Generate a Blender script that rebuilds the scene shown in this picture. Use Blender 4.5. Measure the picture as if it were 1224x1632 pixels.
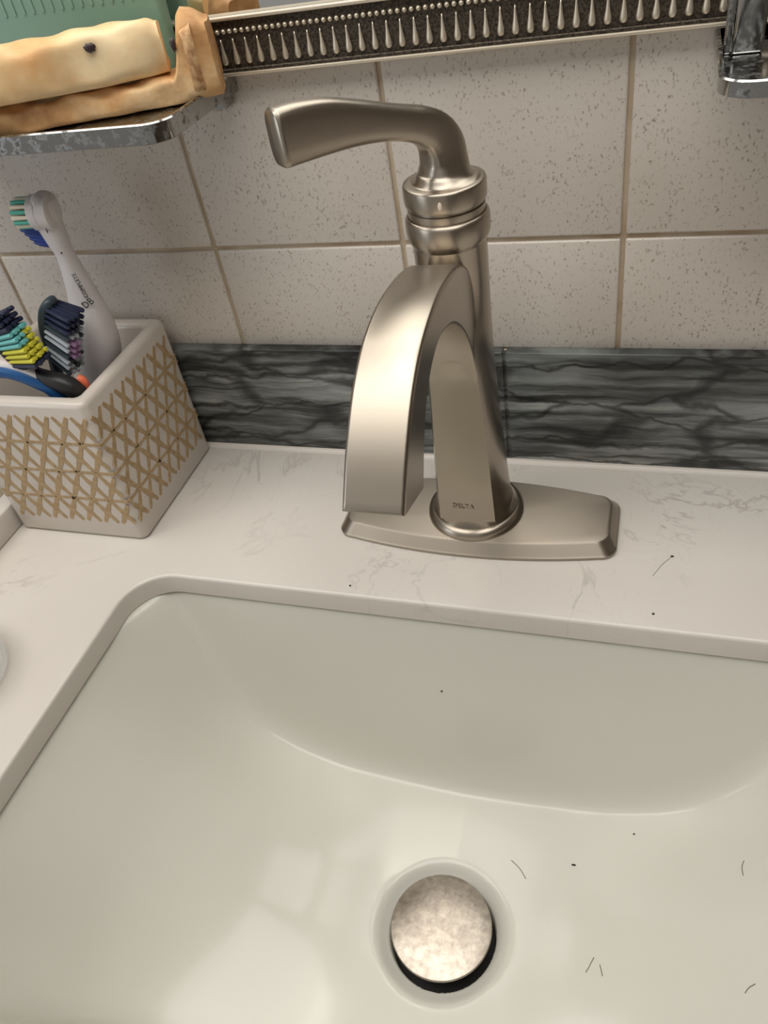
import bpy, bmesh, math, random
import numpy as np
from mathutils import Vector, Matrix, Euler

for o in list(bpy.data.objects):
    bpy.data.objects.remove(o, do_unlink=True)
S = bpy.context.scene
C = S.collection
R = math.radians
random.seed(7)

# ------------------------------------------------------------------ camera
# x runs right along the tiled wall, y into it (wall face at y = 0), z up, counter top at z = 0, metres
cd = bpy.data.cameras.new('camera')
cam = bpy.data.objects.new('camera', cd)
C.objects.link(cam)
cam.location = (0.24301, -0.39444, 0.31441)
cam.rotation_euler = (R(48.401), R(8.638), R(15.922))
cd.sensor_fit = 'VERTICAL'
cd.sensor_height = 36
cd.sensor_width = 27
cd.lens = 36 * 1257.13 / 1632
cd.clip_start = 0.01
S.camera = cam

# ------------------------------------------------------------------ light
w = bpy.data.worlds.new('room_light')
S.world = w
w.use_nodes = True
w.node_tree.nodes['Background'].inputs[0].default_value = (1.0, 0.95, 0.89, 1)
w.node_tree.nodes['Background'].inputs[1].default_value = 0.27

def area(name, loc, target, sx, sy, watts, col):
    l = bpy.data.lights.new(name, 'AREA')
    l.shape = 'RECTANGLE'; l.size = sx; l.size_y = sy; l.energy = watts; l.color = col
    o = bpy.data.objects.new(name, l); C.objects.link(o)
    o.location = loc
    o.rotation_euler = (Vector(target) - Vector(loc)).to_track_quat('-Z', 'Y').to_euler()
    return o
area('ceiling_lamp', (-0.06, -0.40, 1.00), (-0.06, -0.40, 0), 1.5, 0.66, 11.4, (1.0, 0.98, 0.93))
area('vanity_lamp', (0.06, -0.13, 0.80), (0.10, -0.26, 0), 0.14, 0.05, 0.22, (1.0, 0.90, 0.76))
area('window_daylight', (-1.05, -1.00, 0.35), (0.0, -0.05, 0.12), 0.5, 0.6, 2.6, (0.84, 0.92, 1.0))

S.view_settings.view_transform = 'Standard'
S.view_settings.look = 'None'
S.view_settings.exposure = 0.0
S.view_settings.gamma = 1.0
S.view_settings.use_curve_mapping = False

# ------------------------------------------------------------------ materials
def srgb(r, g, b):
    f = lambda c: (c / 255 / 12.92) if c / 255 <= .04045 else ((c / 255 + .055) / 1.055) ** 2.4
    return (f(r), f(g), f(b), 1)

class NT:
    def __init__(s, name):
        s.m = bpy.data.materials.new(name); s.m.use_nodes = True
        s.t = s.m.node_tree; s.b = s.t.nodes['Principled BSDF']
    def n(s, kind, **kw):
        x = s.t.nodes.new(kind)
        for k, v in kw.items(): setattr(x, k, v)
        return x
    def l(s, a, b): s.t.links.new(a, b)
    def pos(s, scale=(1, 1, 1), obj=False, rot=(0, 0, 0)):
        if obj:
            src = s.n('ShaderNodeTexCoord').outputs['Object']
        else:
            src = s.n('ShaderNodeNewGeometry').outputs['Position']
        mp = s.n('ShaderNodeMapping'); mp.inputs['Scale'].default_value = scale; mp.inputs['Rotation'].default_value = rot
        s.l(src, mp.inputs['Vector'])
        return mp.outputs[0]
    def noise(s, vec, scale, detail=3, rough=.5, dist=0):
        x = s.n('ShaderNodeTexNoise'); x.inputs['Scale'].default_value = scale
        x.inputs['Detail'].default_value = detail; x.inputs['Roughness'].default_value = rough
        x.inputs['Distortion'].default_value = dist
        s.l(vec, x.inputs['Vector']); return x.outputs[0]
    def ramp(s, fac, stops, interp='LINEAR'):
        r = s.n('ShaderNodeValToRGB'); r.color_ramp.interpolation = interp
        e = r.color_ramp.elements
        while len(e) < len(stops): e.new(.5)
        for k, (p, c) in enumerate(stops):
            e[k].position = p; e[k].color = c if len(c) == 4 else (*c, 1)
        s.l(fac, r.inputs[0]); return r.outputs[0]
    def mix(s, fac, a, b, mode='MIX'):
        x = s.n('ShaderNodeMix', data_type='RGBA', blend_type=mode)
        for v, i in ((fac, 0), (a, 6), (b, 7)):
            if hasattr(v, 'node'): s.l(v, x.inputs[i])
            else: x.inputs[i].default_value = v
        return x.outputs[2]
    def bump(s, h, strength, dist):
        x = s.n('ShaderNodeBump'); x.inputs['Strength'].default_value = strength; x.inputs['Distance'].default_value = dist
        s.l(h, x.inputs['Height']); s.l(x.outputs[0], s.b.inputs['Normal']); return x
    def set(s, **kw):
        for k, v in kw.items():
            i = s.b.inputs[k.replace('_', ' ')]
            if hasattr(v, 'node'): s.l(v, i)
            else: i.default_value = v
        return s.m

W1 = (1, 1, 1, 1); K0 = (0, 0, 0, 1)
def plain(name, col, rough=.5, metal=0, **kw):
    return NT(name).set(Base_Color=col, Roughness=rough, Metallic=metal, **kw)

M = {}
# speckled wall tile
t = NT('speckled_tile')
v = t.pos((1, 1, .62))
big = t.noise(t.pos(), 9, 2)
base = t.ramp(big, [(.3, srgb(205, 196, 186)), (.7, srgb(215, 207, 198))])
sp = t.ramp(t.noise(v, 900, 2, .55), [(.60, K0), (.70, W1)])
patch = t.ramp(t.noise(t.pos(), 60, 2), [(.25, (.25, .25, .25, 1)), (.55, W1)])
spk = t.mix(1.0, sp, patch, 'MULTIPLY')
colr = t.mix(spk, base, srgb(156, 142, 130))
M['tile'] = t.set(Base_Color=colr, Roughness=.32)
t = NT('grout'); M['grout'] = t.set(Base_Color=t.ramp(t.noise(t.pos(), 45, 4), [(.3, srgb(172, 150, 124)), (.7, srgb(202, 187, 166))]), Roughness=.9)
# dark weathered wood-look strip tile
t = NT('dark_wood_strip')
pv = t.pos((1, 1, 1))
def warped(amount, wscale, sc_):
    nz = t.n('ShaderNodeTexNoise'); nz.inputs['Scale'].default_value = wscale; nz.inputs['Detail'].default_value = 3; t.l(pv, nz.inputs['Vector'])
    sub = t.n('ShaderNodeVectorMath', operation='SUBTRACT'); sub.inputs[1].default_value = (.5, .5, .5); t.l(nz.outputs['Color'], sub.inputs[0])
    sc = t.n('ShaderNodeVectorMath', operation='SCALE'); sc.inputs['Scale'].default_value = amount; t.l(sub.outputs[0], sc.inputs[0])
    add = t.n('ShaderNodeVectorMath', operation='ADD'); t.l(pv, add.inputs[0]); t.l(sc.outputs[0], add.inputs[1])
    mp = t.n('ShaderNodeMapping'); mp.inputs['Scale'].default_value = sc_; t.l(add.outputs[0], mp.inputs['Vector']); return mp.outputs[0]
g1 = t.noise(warped(.010, 30, (7, 1, 60)), 1.0, 6, .6)
g2 = t.noise(warped(.012, 24, (9, 1, 190)), 1.0, 4, .6)
pt = t.noise(t.pos((9, 1, 22), ), 1.0, 2)
c1 = t.ramp(g1, [(.28, srgb(52, 53, 52)), (.42, srgb(100, 103, 102)), (.55, srgb(156, 160, 157)), (.72, srgb(196, 198, 194))])
c2 = t.ramp(g2, [(.37, srgb(52, 50, 48)), (.45, srgb(180, 180, 178)), (.56, W1)])
c4 = t.ramp(pt, [(.35, srgb(140, 140, 140)), (.6, W1)])
vo = t.n('ShaderNodeTexVoronoi', feature='DISTANCE_TO_EDGE'); vo.inputs['Scale'].default_value = 1.0; t.l(warped(.022, 40, (11, 1, 48)), vo.inputs['Vector'])
c3 = t.ramp(vo.outputs['Distance'], [(.015, srgb(70, 68, 66)), (.075, W1)])
cc = t.mix(.85, c1, c2, 'MULTIPLY'); cc = t.mix(.75, cc, c3, 'MULTIPLY'); cc = t.mix(.7, cc, c4, 'MULTIPLY')
M['wood'] = t.set(Base_Color=cc, Roughness=.42)
t.bump(g2, .2, .0006)
# cultured marble counter
t = NT('white_marble')
wv = t.noise(t.pos((1, 1, 1)), 7, 5, .6, 1.6)
vein = t.ramp(wv, [(.485, K0), (.50, W1), (.515, K0)])
msk = t.ramp(t.noise(t.pos(), 11, 3), [(.46, K0), (.68, W1)])
vm = t.mix(1.0, vein, msk, 'MULTIPLY')
fine = t.ramp(t.noise(t.pos((1, .7, 1), rot=(0, 0, .7)), 38, 4, .6, 2.4), [(.488, K0), (.50, (.5, .5, .5, 1)), (.512, K0)])
vm2 = t.mix(1.0, fine, msk, 'MULTIPLY')
cb = t.ramp(t.noise(t.pos(), 5, 3), [(.3, srgb(203, 196, 188)), (.7, srgb(213, 207, 199))])
cb = t.mix(vm, cb, srgb(184, 176, 170)); cb = t.mix(vm2, cb, srgb(187, 179, 172))
M['marble'] = t.set(Base_Color=cb, Roughness=.28)
# white glazed porcelain
t = NT('white_porcelain')
M['porcelain'] = t.set(Base_Color=srgb(206, 204, 194), Roughness=.20, Specular_IOR_Level=.4, Coat_Weight=.12, Coat_Roughness=.06)
# brushed nickel
def nickel(name, rough, an):
    t = NT(name)
    tg = t.n('ShaderNodeCombineXYZ'); tg.inputs[1].default_value = .6; tg.inputs[2].default_value = 1
    return t.set(Base_Color=srgb(172, 162, 149), Metallic=1.0, Roughness=rough, Anisotropic=an, Tangent=tg.outputs[0])
M['nickel'] = nickel('brushed_nickel', .33, .62)
M['nickel_body'] = nickel('brushed_nickel_upright', .25, .2)
M['nickel_plate'] = nickel('brushed_nickel_plate', .40, .85)
t = NT('water_spotted_nickel')
sp1 = t.noise(t.pos(), 300, 4, .65)
M['stopper'] = t.set(Base_Color=t.ramp(sp1, [(.3, srgb(150, 140, 130)), (.7, srgb(186, 176, 163))]), Metallic=1.0, Roughness=t.ramp(t.noise(t.pos(), 160, 3), [(.3, (.30,) * 3), (.7, (.42,) * 3)]))
t.bump(sp1, .12, .0006)
t = NT('spotted_chrome')
cn = t.noise(t.pos(), 240, 4, .6)
M['chrome'] = t.set(Base_Color=t.ramp(cn, [(.30, srgb(110, 110, 108)), (.42, srgb(172, 172, 170))]), Metallic=1.0, Roughness=t.ramp(cn, [(.36, (.5,) * 3), (.5, (.12,) * 3)]))
M['clean_chrome'] = plain('clean_chrome', srgb(190, 190, 188), .14, 1)
M['dark_gap'] = plain('dark_drain_metal', srgb(38, 36, 34), .5, .6)
M['ceramic'] = plain('white_glazed_ceramic', srgb(203, 194, 184), .22)
t = NT('tan_bisque'); M['tan'] = t.set(Base_Color=t.ramp(t.noise(t.pos(), 300, 3), [(.3, srgb(160, 134, 98)), (.7, srgb(182, 156, 120))]), Roughness=.8)
# bread
t = NT('pale_bread')
bn = t.noise(t.pos((1, 1.2, 1)), 26, 4, .55)
cr = t.ramp(bn, [(.30, srgb(222, 170, 112)), (.52, srgb(240, 208, 158)), (.72, srgb(246, 226, 186))])
M['bread'] = t.set(Base_Color=cr, Roughness=.62, Subsurface_Weight=.12, Subsurface_Radius=(.004, .002, .001), Subsurface_Scale=1.0)
t.bump(t.noise(t.pos(), 160, 4), .25, .0012)
t = NT('toasted_crust')
bn = t.noise(t.pos((1, 1, 1)), 34, 4, .6)
M['crust'] = t.set(Base_Color=t.ramp(bn, [(.30, srgb(166, 112, 64)), (.48, srgb(212, 164, 110)), (.68, srgb(238, 206, 158))]), Roughness=.6)
t.bump(t.noise(t.pos(), 180, 4), .4, .0015)
t = NT('torn_crumb'); M['crumb_face'] = t.set(Base_Color=t.ramp(t.noise(t.pos(), 260, 4), [(.3, srgb(150, 98, 58)), (.65, srgb(222, 184, 136))]), Roughness=.8)
M['raisin'] = plain('dark_raisin', srgb(62, 46, 48), .45)
M['green'] = plain('green_plastic', srgb(148, 184, 164), .3, 0, Transmission_Weight=.35, IOR=1.4)
# mirror and frame
t = NT('antique_bronze'); gn = t.noise(t.pos(), 900, 3)
M['bronze'] = t.set(Base_Color=t.ramp(gn, [(.35, srgb(44, 37, 30)), (.65, srgb(92, 82, 70))]), Metallic=.6, Roughness=.55); t.bump(gn, .3, .0004)
M['silver'] = plain('antique_silver', srgb(226, 214, 194), .42, .85)
M['mirror'] = plain('mirror_glass', (.88, .89, .88, 1), .01, 1)
M['glass'] = plain('frosted_clear_glass', srgb(232, 234, 230), .1, 0, Alpha=.4)
# brushes
M['white_plastic'] = plain('white_plastic', srgb(222, 217, 217), .3)
M['teal'] = plain('teal_bristle', srgb(92, 190, 172), .5)
M['cream_bristle'] = plain('cream_bristle', srgb(240, 228, 208), .5)
M['red_bristle'] = plain('orange_bristle', srgb(226, 112, 84), .5)
M['blue_bristle'] = plain('royal_blue_bristle', srgb(28, 58, 140), .45)
M['navy'] = plain('navy_bristle', srgb(30, 36, 62), .45)
M['slate'] = plain('slate_rubber', srgb(52, 64, 72), .42)
M['black'] = plain('black_rubber', srgb(32, 31, 32), .45)
M['grey_bristle'] = plain('grey_bristle', srgb(172, 180, 188), .5)
M['lilac'] = plain('lilac_bristle', srgb(158, 124, 160), .5)
M['aqua'] = plain('aqua_bristle', srgb(112, 188, 186), .5)
M['yellow'] = plain('yellow_bristle', srgb(206, 200, 62), .5)
M['blue'] = plain('blue_rubber', srgb(18, 82, 140), .4)
M['orange'] = plain('orange_plastic', srgb(224, 110, 74), .45)
M['ink'] = plain('grey_ink', srgb(58, 55, 56), .6)
M['etch'] = plain('etched_metal', srgb(172, 162, 150), .45, 1)
M['hair'] = plain('dark_hair', srgb(112, 98, 86), .5)
M['speck'] = plain('dark_crumb', srgb(58, 48, 40), .8)
M['caulk'] = plain('white_caulk', srgb(216, 208, 200), .4)
M['dark_wall'] = plain('added_wall_dark_brown', srgb(78, 66, 56), .8)

# ------------------------------------------------------------------ helpers
def link(name, me, mat, parent=None, smooth=False):
    if mat and not me.materials: me.materials.append(M[mat])
    o = bpy.data.objects.new(name, me); C.objects.link(o)
    if parent: o.parent = parent
    if smooth:
        for p in me.polygons: p.use_smooth = True
    return o
def from_bm(name, bm, mat, parent=None, smooth=False):
    bmesh.ops.recalc_face_normals(bm, faces=bm.faces)
    me = bpy.data.meshes.new(name); bm.to_mesh(me); bm.free()
    return link(name, me, mat, parent, smooth)
def pyd(name, vs, fs, mat, parent=None, smooth=False):
    me = bpy.data.meshes.new(name); me.from_pydata([tuple(v) for v in vs], [], fs); me.update()
    bm = bmesh.new(); bm.from_mesh(me); bmesh.ops.recalc_face_normals(bm, faces=bm.faces); bm.to_mesh(me); bm.free()
    return link(name, me, mat, parent, smooth)
def empty(name, loc=(0, 0, 0), rz=0):
    o = bpy.data.objects.new(name, None); C.objects.link(o); o.location = loc; o.rotation_euler = (0, 0, rz)
    o.empty_display_size = .01
    return o
def tag(o, label, cat=None, group=None, kind=None):
    if label: o['label'] = label
    if cat: o['category'] = cat
    if group: o['group'] = group
    if kind: o['kind'] = kind
    return o
def struct(o, label, cat):
    return tag(o, label, cat, kind='structure')
def box_bm(x0, x1, y0, y1, z0, z1, bev=0, seg=2):
    bm = bmesh.new()
    bmesh.ops.create_cube(bm, size=1)
    for v in bm.verts:
        v.co = Vector(((x0 + x1) / 2 + v.co.x * (x1 - x0), (y0 + y1) / 2 + v.co.y * (y1 - y0), (z0 + z1) / 2 + v.co.z * (z1 - z0)))
    if bev: bmesh.ops.bevel(bm, geom=bm.edges[:], offset=bev, segments=seg, profile=.5, affect='EDGES')
    return bm
def box(name, x0, x1, y0, y1, z0, z1, mat, parent=None, bev=0, seg=2):
    return from_bm(name, box_bm(x0, x1, y0, y1, z0, z1, bev, seg), mat, parent)
def wn(o, ang=40):
    """smooth shading with crisp edges kept"""
    for p in o.data.polygons: p.use_smooth = True
    o.data.set_sharp_from_angle(angle=R(ang))
    return o
def rings(name, loops, mat, parent=None, smooth=True, cap0=True, cap1=True, sharp=None):
    n = len(loops[0]); vs = [p for lp in loops for p in lp]; fs = []
    for i in range(len(loops) - 1):
        for j in range(n):
            k = (j + 1) % n
            fs.append((i * n + j, i * n + k, (i + 1) * n + k, (i + 1) * n + j))
    if cap0: fs.append(tuple(range(n - 1, -1, -1)))
    if cap1: fs.append(tuple((len(loops) - 1) * n + j for j in range(n)))
    o = pyd(name, vs, fs, mat, parent, smooth)
    if sharp: wn(o, sharp)
    return o
def lathe_loops(prof, n=48, cx=0, cy=0):
    return [[(cx + r * math.cos(2 * math.pi * k / n), cy + r * math.sin(2 * math.pi * k / n), z) for k in range(n)] for r, z in prof]
def lathe(name, prof, mat, parent=None, n=48, cx=0, cy=0, sharp=35, cap0=True, cap1=True):
    return rings(name, lathe_loops(prof, n, cx, cy), mat, parent, True, cap0, cap1, sharp)
def crom(pts, per=8):
    """Catmull-Rom through tuples of any length"""
    P = [np.array(p, float) for p in pts]; P = [2 * P[0] - P[1]] + P + [2 * P[-1] - P[-2]]
    out = []
    for i in range(1, len(P) - 2):
        for k in range(per):
            u = k / per
            out.append(.5 * ((2 * P[i]) + (-P[i - 1] + P[i + 1]) * u + (2 * P[i - 1] - 5 * P[i] + 4 * P[i + 1] - P[i + 2]) * u * u + (-P[i - 1] + 3 * P[i] - 3 * P[i + 1] + P[i + 2]) * u ** 3))
    out.append(P[-2]); return out
def tube(name, pts, mat, parent=None, n=14, up=(0, -1, 0), power=2.0, per=6, smooth=True):
    """loft along (x, y, z, half_a, half_b): half_a across (up x tangent), half_b along up; superellipse section"""
    Q = crom(pts, per) if per > 1 else [np.array(p, float) for p in pts]
    loops = []
    for i, q in enumerate(Q):
        a = Q[max(i - 1, 0)][:3]; b = Q[min(i + 1, len(Q) - 1)][:3]
        tg = Vector(b - a).normalized(); u = Vector(up); u = (u - tg * u.dot(tg)).normalized(); s = tg.cross(u)
        lp = []
        for k in range(n):
            th = 2 * math.pi * k / n; cs, sn = math.cos(th), math.sin(th)
            pw_ = q[5] if len(q) > 5 else power
            f = lambda v: math.copysign(abs(v) ** (2 / pw_), v)
            lp.append(tuple(Vector(q[:3]) + s * (f(cs) * q[3]) + u * (f(sn) * q[4])))
        loops.append(lp)
    return rings(name, loops, mat, parent, smooth)

# ------------------------------------------------------------------ the setting
GX = [-0.45, -0.336, -0.222, -0.157, 0.0, 0.114, 0.228, 0.342, 0.456, 0.570]
ZR = [(0.0765, 0.1412), (0.1412, 0.2552)]
wb = box('wall_back', -0.45, 0.70, 0.0, 0.06, -0.10, 0.95, 'grout')
struct(wb, 'tan grouted wall carrying the speckled tiles behind the faucet', 'wall')
gw = .0012
for (z0, z1) in ZR:
    for i in range(len(GX) - 1):
        a = GX[i] + gw; b = GX[i + 1] - gw
        bm = box_bm(a, b, -.0016, .003, z0 + gw, z1 - gw, .0011, 3)
        wn(from_bm('tile', bm, 'tile', wb), 60)
tr = box('trim_1', -.45, .65, -.004, .0, .0, .0770, 'grout')
struct(tr, 'dark grey wood-look strip along the foot of the tiled wall', 'backsplash')
for a, b in [(-.45, -.1552), (-.1543, .1655), (.1673, .3400), (.3418, .65)]:
    wn(from_bm('strip_tile', box_bm(a, b, -.0078, -.0005, .0012, .0782, .0009, 2), 'wood', tr), 60)
box('joint_filler', .1655, .1673, -.0066, -.0035, .0012, .0775, 'wood', tr)
# bead of caulk in the corner between strip and counter
cbm = bmesh.new()
pr = [(-.0078, .0), (-.0078, .0026), (-.0084, .0016), (-.0094, .0008), (-.0110, .0003), (-.0110, 0)]
va = [[cbm.verts.new((x, y, z)) for y, z in pr] for x in (-.140, .65)]
for k in range(len(pr)): cbm.faces.new((va[0][k], va[0][(k + 1) % len(pr)], va[1][(k + 1) % len(pr)], va[1][k]))
for q in va: cbm.faces.new(q)
from_bm('caulk_bead', cbm, 'caulk', tr)
ts = wn(from_bm('trim_2', box_bm(-.1555, -.1426, -.20, -.0085, .0002, .018, .0012, 2), 'marble'), 60)
struct(ts, 'low white marble upstand along the left end of the counter', 'side splash')
wr = box('added_wall_right', .705, .76, -1.80, .06, -.85, 1.6, 'dark_wall')  # unseen wall, added so the faucet's right sides reflect something dark
struct(wr, 'unseen dark brown wall added past the counter to darken metal reflections', 'wall')

# ------------------------------------------------------------------ countertop with sink cut-out
SX, SY, SA, SB = .162, -.2445, .198, .113     # cut-out centre and half sizes
def rrect(cx, cy, a, b, r, n=14):
    out = []
    for (sx, sy, a0) in ((1, 1, 0), (-1, 1, 90), (-1, -1, 180), (1, -1, 270)):
        for k in range(n + 1):
            th = R(a0 + 90 * k / n)
            out.append((cx + sx * (a - r) + r * math.cos(th), cy + sy * (b - r) + r * math.sin(th)))
    return out
X0, X1, Y0, Y1 = -.157, .70, -.425, -.0005
inner = rrect(SX, SY, SA, SB, .026)
def outer_pt(p):
    dx, dy = p[0] - SX, p[1] - SY
    tt = []
    if dx > 1e-9: tt.append((X1 - SX) / dx)
    if dx < -1e-9: tt.append((X0 - SX) / dx)
    if dy > 1e-9: tt.append((Y1 - SY) / dy)
    if dy < -1e-9: tt.append((Y0 - SY) / dy)
    k = min(tt); return (SX + dx * k, SY + dy * k)
ins = inner
outs = [outer_pt(p) for p in ins]
# pull the nearest outer points on to the slab's corners
for cx, cy in ((X0, Y0), (X0, Y1), (X1, Y0), (X1, Y1)):
    k = min(range(len(outs)), key=lambda i: (outs[i][0] - cx) ** 2 + (outs[i][1] - cy) ** 2); outs[k] = (cx, cy)
def off(p, d):   # outward from the opening
    q = rrect(SX, SY, SA + d, SB + d, .026 + d); return q
lo = [[(x, y, 0) for x, y in outs], [(x, y, 0) for x, y in off(ins, .0020)], [(x, y, -.0003) for x, y in off(ins, .0009)],
      [(x, y, -.0011) for x, y in off(ins, .0002)], [(x, y, -.0020) for x, y in ins], [(x, y, -.0138) for x, y in ins],
      [(x, y, -.0142) for x, y in off(ins, .0010)], [(x, y, -.0142) for x, y in outs]]
n = len(ins); vs = [p for l_ in lo for p in l_]; fs = []
for i in range(len(lo)):
    i2 = (i + 1) % len(lo)
    for j in range(n):
        k = (j + 1) % n; fs.append((i * n + j, i * n + k, i2 * n + k, i2 * n + j))
ct = pyd('countertop', vs, fs, 'marble', None, True); wn(ct, 50)
tag(ct, 'white faintly veined marble countertop around the sunken sink', 'countertop')

# ------------------------------------------------------------------ sink basin (height field under the cut-out)
DX, DY = .1625, -.2445
gt = np.array([-.02, -.006, 0, .0111, .021, .034, .045, .064, .084, .105, .125, .165, .198, .24])
gz = np.array([-.006, -.011, -.0165, -.036, -.053, -.074, -.089, -.1060, -.1165, -.1228, -.1265, -.1290, -.1300, -.1300])
ft = np.linspace(-.02, .24, 600); fz = np.interp(ft, gt, gz)
kern = np.exp(-(np.linspace(-2.5, 2.5, 81)) ** 2 / 2); kern /= kern.sum()
fz = np.convolve(np.pad(fz, 40, mode='reflect', reflect_type='odd'), kern, mode='valid')
cz = np.interp(ft, [-.02, -.006, 0, .02, .045, .07, .095, .125, .16, .198, .24], [-.004, -.0105, -.0165, -.0405, -.0690, -.0905, -.1070, -.1205, -.1280, -.1300, -.1300])
cz = np.convolve(np.pad(cz, 40, mode='reflect', reflect_type='odd'), kern, mode='valid')
def smax(a, b, k):
    h = np.clip(.5 + .5 * (a - b) / k, 0, 1); return b * (1 - h) + a * h + k * h * (1 - h)
def hgt(X, Y):
    db = (SY + SB + .0015) - Y; df = Y - (SY - SB - .0015)
    near = np.minimum(db, df)
    offc = .013 * np.exp(-(np.clip(near, 0, 1) / .022) ** 2)
    tX = SA - np.abs(X - SX) - offc
    wc = np.clip((near - .03) / .075, 0, 1); wc = wc * wc * (3 - 2 * wc)
    z = np.interp(tX, ft, fz) * (1 - wc) + np.interp(tX, ft, cz) * wc
    z += .004 * np.clip(np.abs(Y - SY) / SB, 0, 1) ** 2
    zb = -.0142 - db / .30; zf = -.0142 - df / .30
    z = smax(z, zb, .016); z = smax(z, zf, .016)
    r = np.hypot(X - DX, Y - DY)
    # funnel to the outlet
    u = np.clip((.0385 - r) / .012, 0, 1); z -= .0055 * u ** 3 * (10 - 15 * u + 6 * u * u)
    u = np.clip((.0286 - r) / .0020, 0, 1); z -= .022 * u * u * (3 - 2 * u)
    return np.minimum(z, -.0143)
def lines(lo_, hi, c0, half, fine, coarse):
    a = list(np.arange(c0 - half, c0 + half, fine)); x = c0 - half
    while x > lo_: x -= coarse; a.insert(0, max(x, lo_))
    x = a[-1]
    while x < hi: x += coarse; a.append(min(x, hi))
    return np.array(a)
xs = lines(SX - SA - .012, SX + SA + .012, DX, .030, .0007, .0022)
yy = list(lines(SY - SB - .012, SY + SB + .012, DY, .030, .0007, .0015))
yy = np.array(yy)
XX, YY = np.meshgrid(xs, yy); ZZ = hgt(XX, YY)
nx, ny = len(xs), len(yy)
vs = np.stack([XX.ravel(), YY.ravel(), ZZ.ravel()], 1)
fs = [(j * nx + i, j * nx + i + 1, (j + 1) * nx + i + 1, (j + 1) * nx + i) for j in range(ny - 1) for i in range(nx - 1)]
sk = empty('sink', (0, 0, 0)); tag(sk, 'white porcelain undermount sink with curved sides below the faucet', 'sink')
me = bpy.data.meshes.new('basin'); me.from_pydata(vs.tolist(), [], fs); me.update()
link('basin', me, 'porcelain', sk, True)
lathe('drain_pipe', [(.0272, -.1440), (.0262, -.1500), (.0255, -.1700), (.0001, -.1700)], 'dark_gap', sk, 40, DX, DY)
# pop-up stopper
st = empty('drain_stopper', (DX, DY, -.165)); tag(st, 'round dished metal drain stopper with water spots in the sink', 'drain stopper')
r0 = .0268
lathe('cap', [(.004, .0355), (.020, .0365), (.0262, .0380), (r0, .0392), (r0, .0402), (.0264, .0408), (.0250, .0412), (.021, .0421), (.016, .0429), (.011, .0434), (.006, .0437), (.0001, .0438)], 'stopper', st, 72)
lathe('stem', [(.004, .0), (.004, .0360)], 'dark_gap', st, 20)

# ------------------------------------------------------------------ faucet
FX, FY = .1565, -.0640
fa = empty('faucet', (FX, FY, 0)); tag(fa, 'brushed nickel single-handle bathroom faucet with arched spout on a deck plate', 'faucet')
# deck plate: bowed long sides, chamfered shoulder
def plate_loop(ex, z, n=20):
    a, be, bm_, r = .0790, .0235, .0308, .0085
    a += ex; be += ex; bm_ += ex; out = []
    for k in range(n + 1):   # front edge, left to right
        u = -1 + 2 * k / n; out.append((u * (a - r), -(be + (bm_ - be) * (1 - u * u)), z))
    for k in range(1, 8): th = R(-90 + 90 * k / 8); out.append((a - r + r * math.cos(th), -(be - r) + r * math.sin(th), z))
    for k in range(5): out.append((a, -(be - r) + 2 * (be - r) * k / 4, z))
    for k in range(1, 8): th = R(90 * k / 8); out.append((a - r + r * math.cos(th), (be - r) + r * math.sin(th), z))
    for k in range(n + 1): u = 1 - 2 * k / n; out.append((u * (a - r), (be + (bm_ - be) * (1 - u * u)), z))
    for k in range(1, 8): th = R(90 + 90 * k / 8); out.append((-(a - r) + r * math.cos(th), (be - r) + r * math.sin(th), z))
    for k in range(5): out.append((-a, (be - r) - 2 * (be - r) * k / 4, z))
    for k in range(1, 8): th = R(180 + 90 * k / 8); out.append((-(a - r) + r * math.cos(th), -(be - r) + r * math.sin(th), z))
    return out
rings('deck_plate', [plate_loop(0, .0003), plate_loop(.0002, .0022), plate_loop(-.0006, .0030), plate_loop(-.0036, .0082), plate_loop(-.0043, .0089), plate_loop(-.0056, .0092)], 'nickel_plate', fa, True, sharp=24)
# body: round at the back, flat-fronted below the spout
zz = [.0140, .0155, .0175, .020, .024, .030, .045, .060, .078, .095, .110, .125, .140, .155, .172]
rr = [.0240, .0238, .0226, .0212, .0204, .0199, .0190, .0183, .0175, .0168, .0163, .0161, .0162, .0164, .0166]
yf = [-.0240, -.0238, -.0230, -.0222, -.0218, -.0216, -.0213, -.0208, -.0202, -.0197, -.0200, -.0222, -.0182, -.0164, -.0166]
hw = [.0150, .0152, .0153, .0153, .0152, .0150, .0145, .0140, .0133, .0125, .0119, .0114, .0112, .0110, .0110]
bl = [0, 0, .5, .95, 1, 1, 1, 1, 1, 1, 1, 1, .5, .0, 0]
prof = crom([(z, a, b, c_, d) for z, a, b, c_, d in zip(zz, rr, yf, hw, bl)], 4)
def body_loop(z, r, y_f, h, b, n=56):
    out = []
    nf = 14
    b = min(max(b, 0), 1)
    a_c = math.atan2(-math.sqrt(max(r * r - h * h, 1e-8)), h)      # angle where the front panel meets the circle
    # back arc from right corner counter-clockwise to left corner
    for k in range(n):
        th = a_c + (math.pi - 2 * a_c) * k / (n - 1)
        x, y = r * math.cos(th), r * math.sin(th)
        # sides draw forward to the panel corners
        s_ = max(0, -math.sin(th))
        if y < 0:
            f_ = y / (r * math.sin(a_c))
            y2 = f_ * (y_f + .0011); x2 = math.copysign(abs(x) + (h - abs(x)) * 0, x)
            y = y + (y2 - y) * b
        out.append((x, y, z))
    for k in range(1, nf):
        u = -1 + 2 * k / nf; x = u * h
        yc = -math.sqrt(r * r - x * x); yp = y_f + .0011 * (u * u)
        out.append((x, yc + (yp - yc) * b, z))
    return out
loops = [body_loop(z, r, y, h, b) for z, r, y, h, b in prof]
rings('body', loops, 'nickel_body', fa, True, sharp=33)
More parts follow.
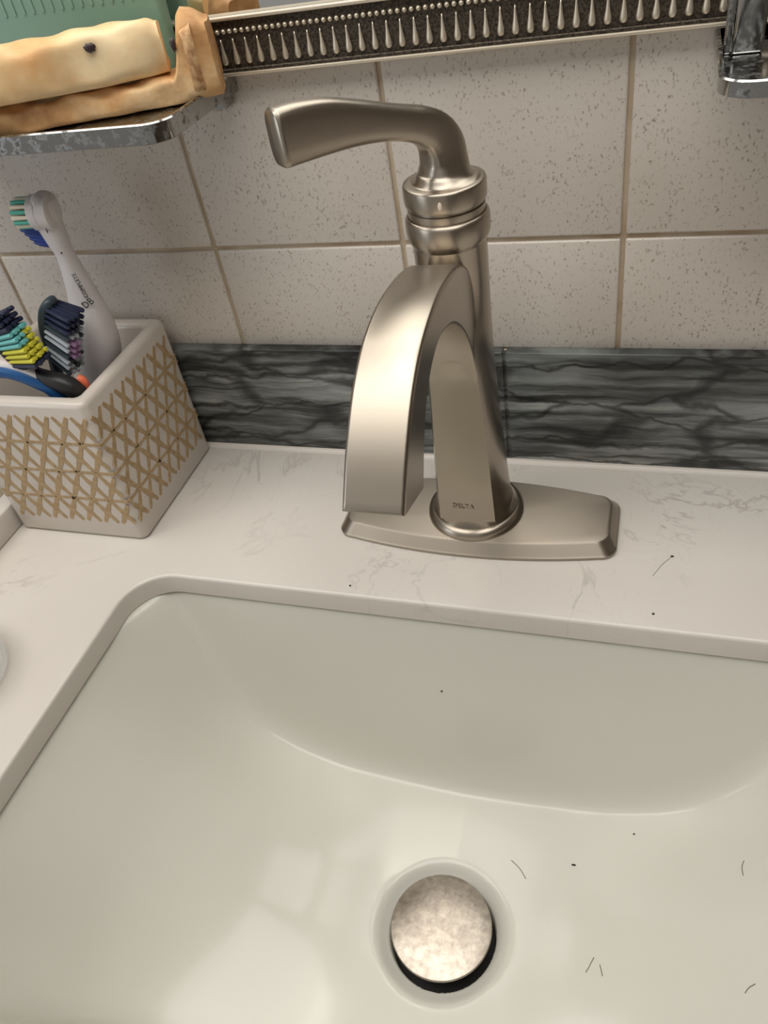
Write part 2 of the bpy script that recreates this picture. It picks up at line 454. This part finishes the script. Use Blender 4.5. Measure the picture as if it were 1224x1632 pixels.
lathe('base_ring', [(.0268, .0088), (.0272, .0100), (.0268, .0126), (.0256, .0142), (.0240, .0150), (.020, .0150)], 'nickel', fa, 72)
lathe('collar', [(.0160, .1690), (.0168, .1706), (.0178, .1722), (.0184, .1740), (.0186, .1770), (.0185, .1808), (.0180, .1822), (.0172, .1826), (.0167, .1822), (.0166, .1826), (.0169, .1836), (.0169, .1860), (.0160, .1862), (.0160, .1880), (.008, .1880)], 'nickel', fa, 64, sharp=45)
# spout: profile in the y-z plane (relative to the axis), 23 mm wide
oy = [(-.0080, .1300), (-.0090, .1420), (-.0110, .1520), (-.0140, .1600), (-.0190, .1662), (-.0290, .1717), (-.0470, .1762), (-.0710, .1783), (-.0900, .1758), (-.1030, .1711), (-.1155, .1634), (-.1290, .1508), (-.1425, .1340)]
iy = [(-.0178, .0860), (-.0184, .1000), (-.0198, .1120), (-.0236, .1260), (-.0305, .1385), (-.0400, .1490), (-.0530, .1578), (-.0710, .1628), (-.0850, .1606), (-.0950, .1554), (-.1030, .1480), (-.1100, .1380), (-.1165, .1262)]
oc = crom(oy, 5); ic = crom(iy, 5)
hx = .0116
bm = bmesh.new(); cols = []
for o_, i_ in zip(oc, ic):
    cols.append([bm.verts.new((s * hx, p[0], p[1])) for p in (o_, i_) for s in (-1, 1)])   # oL oR iL iR
for a, b in zip(cols[:-1], cols[1:]):
    bm.faces.new((a[0], a[1], b[1], b[0])); bm.faces.new((a[2], b[2], b[3], a[3]))
    bm.faces.new((a[1], a[3], b[3], b[1])); bm.faces.new((a[0], b[0], b[2], a[2]))
bm.faces.new((cols[0][0], cols[0][2], cols[0][3], cols[0][1])); bm.faces.new((cols[-1][0], cols[-1][1], cols[-1][3], cols[-1][2]))
bm.edges.ensure_lookup_table()
bmesh.ops.recalc_face_normals(bm, faces=bm.faces)
sharp = [e for e in bm.edges if len(e.link_faces) == 2 and e.calc_face_angle(0) > R(50)]
inn = {v for c_ in cols for v in c_[2:]}
ins_ = [e for e in sharp if e.verts[0] in inn and e.verts[1] in inn]; outs_ = [e for e in sharp if e not in set(ins_)]
bmesh.ops.bevel(bm, geom=ins_, offset=.0012, segments=3, profile=.5, affect='EDGES')
bmesh.ops.bevel(bm, geom=[e for e in outs_ if e.is_valid], offset=.0017, segments=4, profile=.5, affect='EDGES')
sp_ = from_bm('spout', bm, 'nickel', fa, True); wn(sp_, 40)
sp_.data.materials.append(M['nickel_body'])
for p in sp_.data.polygons:
    if abs(p.normal.x) > .995: p.use_smooth = False
    if abs(p.normal.x) > .8: p.material_index = 1      # the sides are brushed the other way
lathe('aerator', [(.0085, .0), (.0085, .004), (.006, .004)], 'dark_gap', fa, 24).matrix_local = Matrix.Translation((0, -.1290, .1278)) @ Matrix.Rotation(R(-17), 4, 'X')
# handle: cap plus swept lever, pointing to the left and forward
cap_prof = [(.0160, .1872), (.0172, .1874), (.0177, .1882), (.0179, .1900), (.0179, .1952), (.0176, .1961), (.0170, .1964), (.0150, .1965), (.0090, .1966), (.003, .1966)]
hd = lathe('handle', cap_prof, 'nickel', fa, 64, sharp=45)
hpts = [(-.0006, .1958, .0168, .0168, 2.0), (-.0006, .1966, .0150, .0150, 2.0), (-.0006, .1978, .0126, .0122, 2.1), (-.0008, .2000, .0107, .0100, 2.5), (-.0010, .2045, .0095, .0083, 3.0), (-.0002, .2105, .0090, .0075, 3.4), (.0030, .2160, .0081, .0070, 3.4), (.0085, .2200, .0072, .0067, 3.4), (.0160, .2230, .0066, .0064, 3.4),
        (.0260, .2262, .0068, .0062, 3.4), (.0380, .2293, .0080, .0060, 3.4), (.0510, .2318, .0096, .0059, 3.4), (.0620, .2329, .0103, .0060, 3.4), (.0690, .2331, .0103, .0060, 3.4), (.0708, .2331, .0101, .0058, 3.4), (.0718, .2331, .0094, .0052, 3.4)]
th = R(50)
hp = [(-s * math.cos(th), -s * math.sin(th), z, hz, wz, pw) for s, z, hz, wz, pw in hpts]
lev = tube('lever', hp, 'nickel', hd, 40, up=(-math.sin(th), math.cos(th), 0), power=3.4, per=6)
# hp: half_a is across (vertical plane), half_b along the horizontal normal
dt = lathe('temperature_dot', [(.0011, 0), (.0011, .0002), (.0008, .0004)], 'cream_bristle', hd, 16)
a_ = R(-84)
dt.matrix_local = Matrix.Translation((.0178 * math.cos(a_), .0178 * math.sin(a_), .1915)) @ Vector((math.cos(a_), math.sin(a_), 0)).to_track_quat('Z', 'Y').to_matrix().to_4x4() @ Matrix.Diagonal((.8, 1.7, 1, 1))
def text(name, s, size, mat, parent, mtx, ext=.00012):
    cu = bpy.data.curves.new(name, 'FONT'); cu.body = s; cu.size = size; cu.extrude = ext; cu.align_x = 'CENTER'; cu.align_y = 'CENTER'; cu.resolution_u = 2
    tmp = bpy.data.objects.new(name, cu); C.objects.link(tmp); bpy.context.view_layer.update()
    me = bpy.data.meshes.new_from_object(tmp.evaluated_get(bpy.context.evaluated_depsgraph_get()))
    bpy.data.objects.remove(tmp, do_unlink=True)
    me.materials.clear(); o = link(name, me, mat, parent); o.matrix_local = mtx
    return o
text('engraved_name', 'DELTA', .0040, 'etch', fa, Matrix.Translation((-.0015, -.02200, .0300)) @ Matrix.Rotation(R(90), 4, 'X'))

# ------------------------------------------------------------------ mirror in its beaded frame
mi = empty('wall_mirror', (.21, -.004, .2313)); tag(mi, 'wall mirror in a dark bronze frame edged with silver beads and drops', 'mirror')
def loc(o, p): o.location = (o.location[0] - p.location[0], o.location[1] - p.location[1], o.location[2] - p.location[2]); return o
mx0, mx1, mz0, mz1 = -.150, .640, .2313, .80
fr = box('frame', mx0, mx1, -.0080, -.0022, mz0 + .0008, mz0 + .0232, 'bronze', mi); loc(fr, mi)
bm = bmesh.new()
for (x0, x1, z0, z1) in ((mx0, mx0 + .024, mz0 + .0235, mz1), (mx1 - .024, mx1, mz0 + .0235, mz1), (mx0 + .024, mx1 - .024, mz1 - .024, mz1)):
    b2 = box_bm(x0, x1, -.0080, -.0022, z0, z1); me = bpy.data.meshes.new('t'); b2.to_mesh(me); bm.from_mesh(me); b2.free(); bpy.data.meshes.remove(me)
loc(from_bm('frame_rails', bm, 'bronze', mi), mi)
loc(box('glass', mx0 + .022, mx1 - .022, -.0056, -.0030, mz0 + .0236, mz1 - .022, 'mirror', mi), mi)
o = from_bm('lower_lip', box_bm(mx0, mx1, -.0098, -.0022, mz0 - .0006, mz0 + .0010, .0005, 2), 'silver', fr); 
o2 = from_bm('upper_lip', box_bm(mx0, mx1, -.0108, -.0030, mz0 + .0226, mz0 + .0244, .0006, 2), 'silver', fr)
o3 = from_bm('inner_step', box_bm(mx0, mx1, -.0092, -.0076, mz0 + .0008, mz0 + .0026, .0004, 1), 'bronze', fr)
fr_off = Vector((0, 0, 0))
bmb = bmesh.new(); bmesh.ops.create_uvsphere(bmb, u_segments=10, v_segments=7, radius=.00118)
bead_me = bpy.data.meshes.new('bead'); bmb.to_mesh(bead_me); bmb.free(); bead_me.materials.append(M['silver'])
for p in bead_me.polygons: p.use_smooth = True
dp = [(.00026, .0110), (.00046, .0097), (.00068, .0077), (.00096, .0056), (.00132, .0038), (.00158, .0022), (.00158, .0011), (.00120, .00025), (.0003, 0)]
dl = [[(x, y * .8, z) for x, y, z in lp] for lp in lathe_loops(dp, 10)]
vs = [p for l_ in dl for p in l_]; fs = []
for i in range(len(dl) - 1):
    for j in range(10): fs.append((i * 10 + j, i * 10 + (j + 1) % 10, (i + 1) * 10 + (j + 1) % 10, (i + 1) * 10 + j))
drop_me = bpy.data.meshes.new('drop'); drop_me.from_pydata(vs, [], fs + [tuple(range(10)), tuple(range(80, 90))]); drop_me.update()
bm = bmesh.new(); bm.from_mesh(drop_me); bmesh.ops.recalc_face_normals(bm, faces=bm.faces); bm.to_mesh(drop_me); bm.free()
drop_me.materials.append(M['silver'])
for p in drop_me.polygons: p.use_smooth = True
x = -.0035
while x < .40:
    d = bpy.data.objects.new('silver_drop', drop_me); C.objects.link(d); d.parent = fr; d.location = Vector((x, -.0082, mz0 + .0040)) - fr_off
    x += .00632
x = -.004
while x < .30:
    d = bpy.data.objects.new('silver_bead', bead_me); C.objects.link(d); d.parent = fr; d.location = Vector((x, -.0083, mz0 + .0181)) - fr_off
    x += .00316

# ------------------------------------------------------------------ chrome shelves
def shelf(name, x0, x1, round_left, round_right, label, hgt_):
    yb, yfnt, zb, zt = -.0025, -.0780, .2222, .2222 + hgt_
    root = empty(name, ((x0 + x1) / 2, yb, zb)); tag(root, label, 'shelf')
    def outline(ins, r):
        a, b, c_, d = x0 + ins, x1 - ins, yfnt + ins, yb
        pts = []
        for (cx, cy, a0, on) in ((a, c_, 180, round_left), (b, c_, 270, round_right)):
            if not on: pts += [(cx, cy)] * 9; continue
            sx = 1 if a0 == 180 else -1
            for k in range(9):
                t_ = R(a0 + 90 * k / 8); pts.append((cx + sx * r + r * math.cos(t_), cy + r + r * math.sin(t_)))
        return pts + [(b, d), (a, d)]
    r = .012
    L = [[(x, y, zb) for x, y in outline(.0012, r - .001)], [(x, y, zb + .0006) for x, y in outline(0, r)], [(x, y, zt - .0006) for x, y in outline(0, r)], [(x, y, zt) for x, y in outline(.0006, r - .0006)],
         [(x, y, zt) for x, y in outline(.0020, r - .002)], [(x, y, zt - .0030) for x, y in outline(.0026, r - .0026)]]
    L = [[(p[0] - root.location[0], p[1] - root.location[1], p[2] - root.location[2]) for p in l_] for l_ in L]
    rings('tray', L, 'chrome', root, True, sharp=40)
    return root
lsh = shelf('chrome_shelf', -.150, .0405, False, True, 'spotted chrome shelf under the bread at the upper left', .0088)
def lower(root, nm, x, mat='chrome'):
    o = box(nm, x - .004, x + .004, -.014, -.0025, .2168, .2226, mat, root, .0012, 2); loc(o, root)
lower(lsh, 'bracket', .0330); lower(lsh, 'bracket', -.120)
rsh = shelf('chrome_shelf', .2600, .420, True, False, 'spotted chrome shelf with an upright post at the upper right', .0062)
o = wn(from_bm('post', box_bm(.2655, .2765, -.0330, -.0270, .2254, .330, .0012, 2), 'clean_chrome', rsh), 50); loc(o, rsh)
o = wn(from_bm('post_side', box_bm(.2625, .2655, -.0315, -.0275, .2254, .330, .0008, 2), 'chrome', rsh), 50); loc(o, rsh)

# ------------------------------------------------------------------ bread and the green container on the left shelf
def slab(name, xs_, sect, mat, parent, seed, amp=.0007, n=40, power=4.0):
    """loft along x; sect(x) -> y centre, z bottom, half depth, height"""
    rnd = random.Random(seed); ph = [rnd.uniform(0, 6.28) for _ in range(12)]
    loops = []
    for x in xs_:
        cy, zb, hy, h = sect(x); lp = []
        for k in range(n):
            th_ = 2 * math.pi * k / n; f = lambda v: math.copysign(abs(v) ** (2 / power), v)
            d = amp * (math.sin(x * 160 + ph[0] + 2 * th_) + math.sin(x * 310 + ph[1] - 3 * th_) + .8 * math.sin(x * 90 + ph[2] + 5 * th_))
            y = cy + f(math.cos(th_)) * (hy + d); z = zb + h / 2 + f(math.sin(th_)) * (h / 2 + (d if math.sin(th_) > -.2 else 0))
            lp.append((x + d * .6 * math.cos(th_ * 2), y, z))
        loops.append(lp)
    o = rings(name, loops, mat, parent, True, sharp=60)
    return o
ZS = .2283
def ss(a, b, x): u = min(max((x - a) / (b - a), 0), 1); return u * u * (3 - 2 * u)
lb = empty('raisin_bread', (.046, -.0275, ZS), R(20)); tag(lb, 'toasted raisin bread slice with a torn brown end, lower one on the chrome shelf', 'bread', 'raisin bread slices on the chrome shelf')
def s_low(x):
    rise = ss(-.0195, -.0105, x); endt = ss(-.007, .0005, x)
    return (.0010 + .001 * rise, 0, .0130 - .0025 * endt, .0122 + .0225 * rise - .0035 * endt)
slab('slice', list(np.linspace(-.125, -.0015, 70)) + [-.0005, .0001], s_low, 'crust', lb, 3, .0005)
slab('torn_face', np.linspace(-.0110, -.0060, 14), lambda x: (-.0004 - .0006 * math.sin((x + .0110) / .0050 * math.pi), .003, .0126, .0300), 'crumb_face', lb, 9, .0009)
tb = empty('raisin_bread', (.0262, -.0352, ZS + .0131), R(26)); tag(tb, 'pale raisin bread slice with a smooth side, upper one on the chrome shelf', 'bread', 'raisin bread slices on the chrome shelf')
def s_top(x):
    endt = ss(-.008, .0, x)
    return (.0, .0003 + .0006 * math.sin(x * 55), .0110 - .0022 * endt ** 2, .0222 - .0030 * endt ** 2)
slab('slice', list(np.linspace(-.11, -.0012, 70)) + [-.0004, .0001], s_top, 'bread', tb, 5, .0004)
def raisin(x, y, z, sx, sy, sz, par):
    bm = bmesh.new(); bmesh.ops.create_uvsphere(bm, u_segments=12, v_segments=8, radius=1)
    for v in bm.verts: v.co = Vector((v.co.x * sx, v.co.y * sy, v.co.z * sz)) * (1 + .12 * math.sin(v.co.x * 7 + v.co.z * 5))
    o = from_bm('raisin', bm, 'raisin', par, True); o.location = (x, y, z)
raisin(-.0300, -.0110, .0165, .0026, .0010, .0019, tb)
raisin(-.0900, -.0108, .0150, .0046, .0010, .0020, tb)
raisin(-.0150, -.0113, .0245, .0013, .0014, .0028, lb)
# green translucent tub behind the bread
gb = empty('plastic_container', (-.05, -.012, ZS)); tag(gb, 'translucent green ribbed plastic container behind the bread', 'container')
def tub_loop(z, ins, y0=-.0195, y1=-.0112, xa=-.12, xb=.0215):
    return [(x, y, z) for x, y in rrect((xa + xb) / 2, (y0 + y1) / 2, (xb - xa) / 2 - ins, (y1 - y0) / 2 - ins * .5, .0025, 4)]
L = [tub_loop(ZS + .0002, .0012), tub_loop(ZS + .06, .0), tub_loop(ZS + .065, -.0006), tub_loop(ZS + .065, .0009), tub_loop(ZS + .002, .0022)]
L = [[tuple(Vector(p) - gb.location) for p in l_] for l_ in L]
rings('tub', L, 'green', gb, True, sharp=40)
for k in range(24):
    q = box('rib', -.108 + k * .0055, -.1068 + k * .0055, -.01985, -.0193, ZS + .040, ZS + .060, 'green', gb); loc(q, gb)

# ------------------------------------------------------------------ toothbrush holder
HX0, HX1, HY0, HY1, HZ = -.1408, -.0443, -.1059, -.0102, .1022
hc = ((HX0 + HX1) / 2, (HY0 + HY1) / 2); ha, hb = (HX1 - HX0) / 2, (HY1 - HY0) / 2
th_ = empty('toothbrush_holder', (hc[0], hc[1], 0)); tag(th_, 'square white ceramic toothbrush holder with a tan lattice pattern', 'toothbrush holder')
def hl(z, ins, r): return [(x, y, z) for x, y in rrect(0, 0, ha - ins, hb - ins, max(r, .001), 6)]
L = [hl(.0003, .0022, .004), hl(.0012, .0006, .005), hl(.003, 0, .0055), hl(HZ - .0035, 0, .0055), hl(HZ - .0012, .0007, .005), hl(HZ - .0002, .0022, .004), hl(HZ, .0042, .004), hl(HZ - .0002, .0066, .004), hl(HZ - .0012, .0082, .004), hl(HZ - .0035, .0092, .004), hl(.0045, .0100, .004)]
rings('cup', L, 'ceramic', th_, True, sharp=60)
# lattice of tapered strokes on the two faces in view and their opposites
def strokes():
    S_ = []; px = .0128; rows = [.0325, .0537, .0749]; pz = .0212
    zl, zh = .0140, .0935
    u1 = .0965
    def seg(u, z, v, z2, w0, wm, w1): S_.append((u, z, v, z2, w0, wm, w1))
    for z in rows: 
        k = 0
        while k * px < u1 - .003:
            a = k * px + .0004; b = min(a + px, u1 - .0045); seg(a, z, b, z, .00115, .0009, .00115); k += 1
    for j in range(-1, 3):
        z = rows[0] + j * pz
        for k in range(-1, 9):
            u = k * px + .0004
            for (ua, za, ub, zb_) in ((u, z, u + px, z + pz), (u + px, z, u, z + pz)):
                # clip to the decorated field
                t0, t1 = 0, 1
                for (p, q_, lo_, hi) in ((ua, ub, .0025, u1 - .0045), (za, zb_, zl, zh)):
                    d = q_ - p; ta, tb_ = (lo_ - p) / d, (hi - p) / d
                    if ta > tb_: ta, tb_ = tb_, ta
                    t0, t1 = max(t0, ta), min(t1, tb_)
                if t1 - t0 < .08: continue
                A = (ua + (ub - ua) * t0, za + (zb_ - za) * t0); B = (ua + (ub - ua) * t1, za + (zb_ - za) * t1)
                ww = lambda t_: 0.0009 + .00100 * math.exp(-((t_ - .5) / .26) ** 2)
                seg(A[0], A[1], B[0], B[1], ww(t0), ww((t0 + t1) / 2), ww(t1))
    return S_
def lattice(face):
    bm = bmesh.new(); rise = .00028
    for i, (ua, za, ub, zb_, w0, wm, w1) in enumerate(strokes()):
        d = Vector((ub - ua, zb_ - za)).normalized(); nrm = Vector((-d.y, d.x))
        e = rise + .00001 * (i % 7)
        pts = []
        for (u, z, w_) in ((ua, za, w0), ((ua + ub) / 2, (za + zb_) / 2, wm), (ub, zb_, w1)):
            pts.append(((u + nrm.x * w_, z + nrm.y * w_), (u - nrm.x * w_, z - nrm.y * w_)))
        def P(uv, dep):
            u, z = uv
            if face == 'front': return (ha - u, -hb - dep, z)
            if face == 'right': return (ha + dep, -hb + u, z)
            if face == 'back': return (-ha + u, hb + dep, z)
            return (-ha - dep, hb - u, z)
        top = [[bm.verts.new(P(a, e)) for a in pr_] for pr_ in pts]; bot = [[bm.verts.new(P(a, -.0004)) for a in pr_] for pr_ in pts]
        for k in range(2):
            bm.faces.new((top[k][0], top[k + 1][0], top[k + 1][1], top[k][1]))
            for s in (0, 1): bm.faces.new((top[k][s], bot[k][s], bot[k + 1][s], top[k + 1][s]))
        for k in (0, 2): bm.faces.new((top[k][0], top[k][1], bot[k][1], bot[k][0]))
    return from_bm('lattice', bm, 'tan', th_)
for f_ in ('front', 'right'): lattice(f_)

# ------------------------------------------------------------------ toothbrushes in the holder
def tuft(par, base, d, L_, r, mat, spread=.0, n=8):
    base = Vector(base); d = Vector(d).normalized()
    o = lathe('bristle_tuft', [(r * .85, 0), (r, L_ * .6), (r * (1 + spread), L_ * .97), (r * .8 * (1 + spread), L_)], mat, par, n, sharp=50)
    o.matrix_local = Matrix.Translation(base - Vector(par.location)) @ d.to_track_quat('Z', 'Y').to_matrix().to_4x4()
    return o
def rel(o, par): o.location = -Vector(par.location); return o
# white power-brush head
A = empty('toothbrush', (-.095, -.046, .006)); tag(A, 'white electric toothbrush head with teal, cream and blue bristles', 'toothbrush', 'toothbrushes in the holder')
pa = [(-.0960, -.046, .008, .0125, .0125), (-.0900, -.046, .045, .0130, .0130), (-.0790, -.0455, .087, .0134, .0134), (-.0720, -.045, .1035, .0134, .0134), (-.0678, -.045, .1211, .0112, .0112), (-.0664, -.045, .1378, .0078, .0080), (-.0664, -.045, .1585, .0047, .0054), (-.0671, -.045, .1686, .0058, .0060), (-.0680, -.045, .1784, .0067, .0068), (-.0668, -.045, .1850, .0070, .0078), (-.0655, -.045, .1905, .0060, .0072), (-.0648, -.045, .1930, .0036, .0048)]
rel(tube('neck', pa, 'white_plastic', A, 22, up=(0, -1, 0), power=2.4), A)
bd = Vector((-.97, -.16, .06)).normalized()
hcn = Vector((-.0645, -.0455, .1838))
hq = lathe('head', [(.0076, -.003), (.0092, -.002), (.0094, .003), (.0088, .0034), (.0088, .0040), (.0092, .0044), (.0092, .0082), (.0082, .0092), (.001, .0092)], 'white_plastic', A, 32)
hm = Matrix.Translation(hcn) @ bd.to_track_quat('Z', 'Y').to_matrix().to_4x4()
hq.matrix_local = Matrix.Translation(-Vector(A.location)) @ hm
for k in range(16):
    a = 2 * math.pi * k / 16; tuft(A, hm @ Vector((.0070 * math.cos(a), .0070 * math.sin(a), .0088)), bd, .0092, .00128, 'teal' if k % 2 else 'cream_bristle')
for k in range(6):
    a = 2 * math.pi * k / 6; tuft(A, hm @ Vector((.0034 * math.cos(a), .0034 * math.sin(a), .0088)), bd, .0108, .0013, 'red_bristle')
for k in range(5):
    u = k / 4; b0 = Vector((-.0715 + .0025 * u, -.0470, .1735 - .0075 * u)); tuft(A, b0, (-.95, -.12, .34 - .02 * k), .0150 - .0012 * abs(k - 1), .0019, 'blue_bristle', -.35)
def text_on(s, size, p, along, normal, par):
    al = Vector(along).normalized(); nn = Vector(normal).normalized(); nn = (nn - al * nn.dot(al)).normalized(); up = nn.cross(al)
    m = Matrix((al, up, nn)).transposed().to_4x4()
    return text('print', s, size, 'ink', par, Matrix.Translation(Vector(p) - Vector(par.location)) @ m, .0001)
pn = Vector((.62, -.78, .05)).normalized()
o = box('slot', -.00015, .00015, -.0004, .0002, -.0017, .0017, 'ink', A); o.location = Vector((-.0652, -.0522, .1770)) - Vector(A.location)
o = box('vent_dot', -.0003, .0003, -.0004, .0002, -.0004, .0004, 'ink', A); o.location = Vector((-.0640, -.0502, .1630)) - Vector(A.location)
text_on('COMPLETE', .0032, Vector((-.0650, -.0450, .1440)) + pn * .0083, (-.03, -.12, 1), pn, A)
text_on('DB', .0056, Vector((-.0650, -.0450, .1335)) + pn * .0093, (.9, .3, .42), pn, A)
# slate-blue brush with navy and grey bristles
B = empty('toothbrush', (-.092, -.060, .006)); tag(B, 'slate grey toothbrush with navy and grey bristles turned right', 'toothbrush', 'toothbrushes in the holder')
pb = [(-.1180, -.062, .008, .0040, .0040), (-.0990, -.069, .060, .0040, .0040), (-.0861, -.072, .0931, .0032, .0036), (-.0822, -.072, .1085, .0026, .0034), (-.0790, -.072, .1180, .0026, .0050), (-.0757, -.072, .1300, .0028, .0062), (-.0705, -.072, .1405, .0030, .0062), (-.0655, -.072, .1452, .0030, .0050), (-.0630, -.072, .1462, .0015, .0025)]
rel(tube('handle', pb, 'slate', B, 18, up=(0, -1, 0), power=2.6), B)
bdir = Vector((.86, -.10, -.50)).normalized(); hd_ = Vector((.30, 0, 1)).normalized()
for i in range(10):
    for j in range(5):
        u = i / 9; b0 = Vector((-.0800 + .0135 * u ** 1.2, -.0770 + .0025 * j, .1140 + .0295 * u))
        mt = 'navy' if i >= 7 else ('lilac' if (i in (3, 4, 5) and j in (1, 2)) else ('grey_bristle' if (i + j) % 3 else 'slate'))
        tuft(B, b0, bdir + Vector((0, (j - 2) * .04, (u - .5) * .35)), (.0160 if mt != 'lilac' else .0178) + .0008 * ((i * 3 + j) % 3), .00128, mt, .12, 6)
# black and orange brush with yellow-teal bristles lying across
Cc = empty('toothbrush', (-.060, -.088, .010)); tag(Cc, 'black and orange toothbrush with navy, aqua and yellow bristles', 'toothbrush', 'toothbrushes in the holder')
pc = [(-.1010, -.090, .1500, .0025, .0030), (-.0975, -.090, .1450, .0030, .0060), (-.0935, -.090, .1350, .0030, .0065), (-.0895, -.090, .1240, .0030, .0060), (-.0845, -.090, .1160, .0030, .0045), (-.0800, -.090, .1115, .0032, .0036), (-.0730, -.090, .1080, .0040, .0045), (-.0645, -.0895, .1040, .0052, .0050), (-.0605, -.0875, .0960, .0050, .0050), (-.0610, -.0840, .070, .0045, .0045), (-.0640, -.0800, .012, .0045, .0045)]
rel(tube('handle', pc, 'black', Cc, 18, up=(0, -1, 0), power=2.6), Cc)
pc2 = [(p[0] - .0012, p[1] - .0012, p[2] - .0014, p[3] * .8, p[4] * .6) for p in pc[1:6]]
rel(tube('accent_strip', pc2, 'orange', Cc, 14, up=(0, -1, 0), power=2.6), Cc)
pe = [(-.0605, -.0835, .1045, .0026, .0026), (-.0580, -.083, .1020, .0026, .0026), (-.0590, -.082, .0950, .0026, .0026)]
rel(tube('grip_end', pe, 'orange', Cc, 12), Cc)
cdir = Vector((.93, -.05, .20)).normalized()
for i in range(10):
    for j in range(5):
        u = i / 9; b0 = Vector((-.0880 - .0090 * u, -.0950 + .0025 * j, .1190 + .0240 * u))
        mt = 'navy' if i in (0, 7, 8, 9) else ('yellow' if i in (1, 2, 3) else 'aqua')
        if i in (4, 5) and j >= 3: mt = 'yellow'
        tuft(Cc, b0, cdir + Vector((0, (j - 2) * .03, (u - .5) * .25)), .0180 + .0008 * ((i + j) % 2), .00138, mt, .05, 6)
# blue and white brush at the front
D = empty('toothbrush', (-.075, -.088, .010)); tag(D, 'blue and white toothbrush handle bent over the front rim', 'toothbrush', 'toothbrushes in the holder')
pd = [(-.1180, -.0925, .1080, .0030, .0040), (-.1080, -.0925, .1130, .0036, .0040), (-.0980, -.0925, .1145, .0042, .0042), (-.0890, -.0925, .1125, .0044, .0042), (-.0810, -.0915, .1075, .0044, .0042), (-.0745, -.0890, .0990, .0044, .0042), (-.0720, -.0850, .0750, .0044, .0042), (-.0740, -.0800, .0150, .0044, .0042)]
rel(tube('handle', pd, 'blue', D, 18, up=(0, -1, 0), power=2.6), D)
pw = [(p[0] + .0010, p[1] + .0010, p[2] + .0036, p[3] * .75, p[4] * .85) for p in pd[:6]]
rel(tube('back_strip', pw, 'white_plastic', D, 14, up=(0, -1, 0), power=2.6), D)

# ------------------------------------------------------------------ glass at the left edge of the counter
gl = lathe('glass_dish', [(.0280, .0004), (.0312, .0012), (.0326, .0036), (.0320, .0056), (.0330, .0078), (.0345, .0150), (.0350, .0180), (.0344, .0186), (.0336, .0180), (.0318, .0100), (.0300, .0062), (.0260, .0050), (.0001, .0048)], 'glass', None, 64)
gl.location = (-.1030, -.2240, 0)
tag(gl, 'clear round glass dish at the left end of the counter', 'dish')

# ------------------------------------------------------------------ hairs and crumbs
def hz(x, y): return float(hgt(np.array(x), np.array(y)))
def hair(pts, label, on_sink, r=.00022):
    P = [(x, y, (hz(x, y) if on_sink else 0) + r) for x, y in pts]
    o = tube('hair_strand', [(*p, r, r) for p in P], 'hair', None, 6, up=(0, 0, 1), per=5)
    c0 = Vector(P[0]); 
    for v in o.data.vertices: v.co -= c0
    o.location = c0; tag(o, label, 'hair', 'stray hairs')
def crumb(x, y, on_sink, label, sx=.0012, sy=.0007):
    bm = bmesh.new(); bmesh.ops.create_icosphere(bm, subdivisions=2, radius=1)
    for v in bm.verts: v.co = Vector((v.co.x * sx, v.co.y * sy, v.co.z * .0005)) * (1 + .2 * math.sin(v.co.x * 5 + v.co.y * 9))
    o = from_bm('crumb', bm, 'speck', None, True); o.location = (x, y, (hz(x, y) if on_sink else 0) + .0004); tag(o, label, 'crumb', 'stray crumbs')

HAIRS = [
    (((.1926, -.2012), (.1977, -.2048), (.2019, -.2099)), 'dark curved hair on the sink floor close to the drain stopper', True),
    (((.2406, -.2447), (.2386, -.2494), (.2374, -.2519)), 'short pale hair slanting left on the sink floor, one of a pair', True),
    (((.2436, -.2477), (.2444, -.2501), (.2452, -.2528)), 'short pale hair slanting right on the sink floor, one of a pair', True),
    (((.3067, -.2546), (.3044, -.2560), (.3030, -.2580)), 'short hair low on the right side of the sink, nearest the corner', True),
    (((.3061, -.1964), (.3050, -.1999), (.3051, -.2050)), 'thin upright hair on the right side of the sink', True),
    (((.2637, -.0805), (.2592, -.0867), (.2548, -.0955)), 'curved hair on the counter right of the deck plate', False)]
for P_, L_, on in HAIRS: hair(P_, L_, on, .00018 if on else .00012)
for (x, y, on, L_, a_, b_) in [
    (.2261, -.1986, True, 'dark oblong crumb on the sink floor right of the stopper', .0011, .0005),
    (.2561, -.1771, True, 'tiny dark speck near the back right of the sink floor', .0005, .0004),
    (.0966, -.1246, False, 'dark crumb on the counter in front of the spout', .0005, .0005),
    (.2559, -.1215, False, 'dark crumb on the counter edge at the right', .0006, .0005),
    (.2640, -.0802, False, 'dark crumb at the end of the hair on the counter', .0008, .0005),
    (.1468, -.1438, True, 'dark speck stuck to the back wall of the sink', .0006, .0005)]:
    crumb(x, y, on, L_, a_, b_)
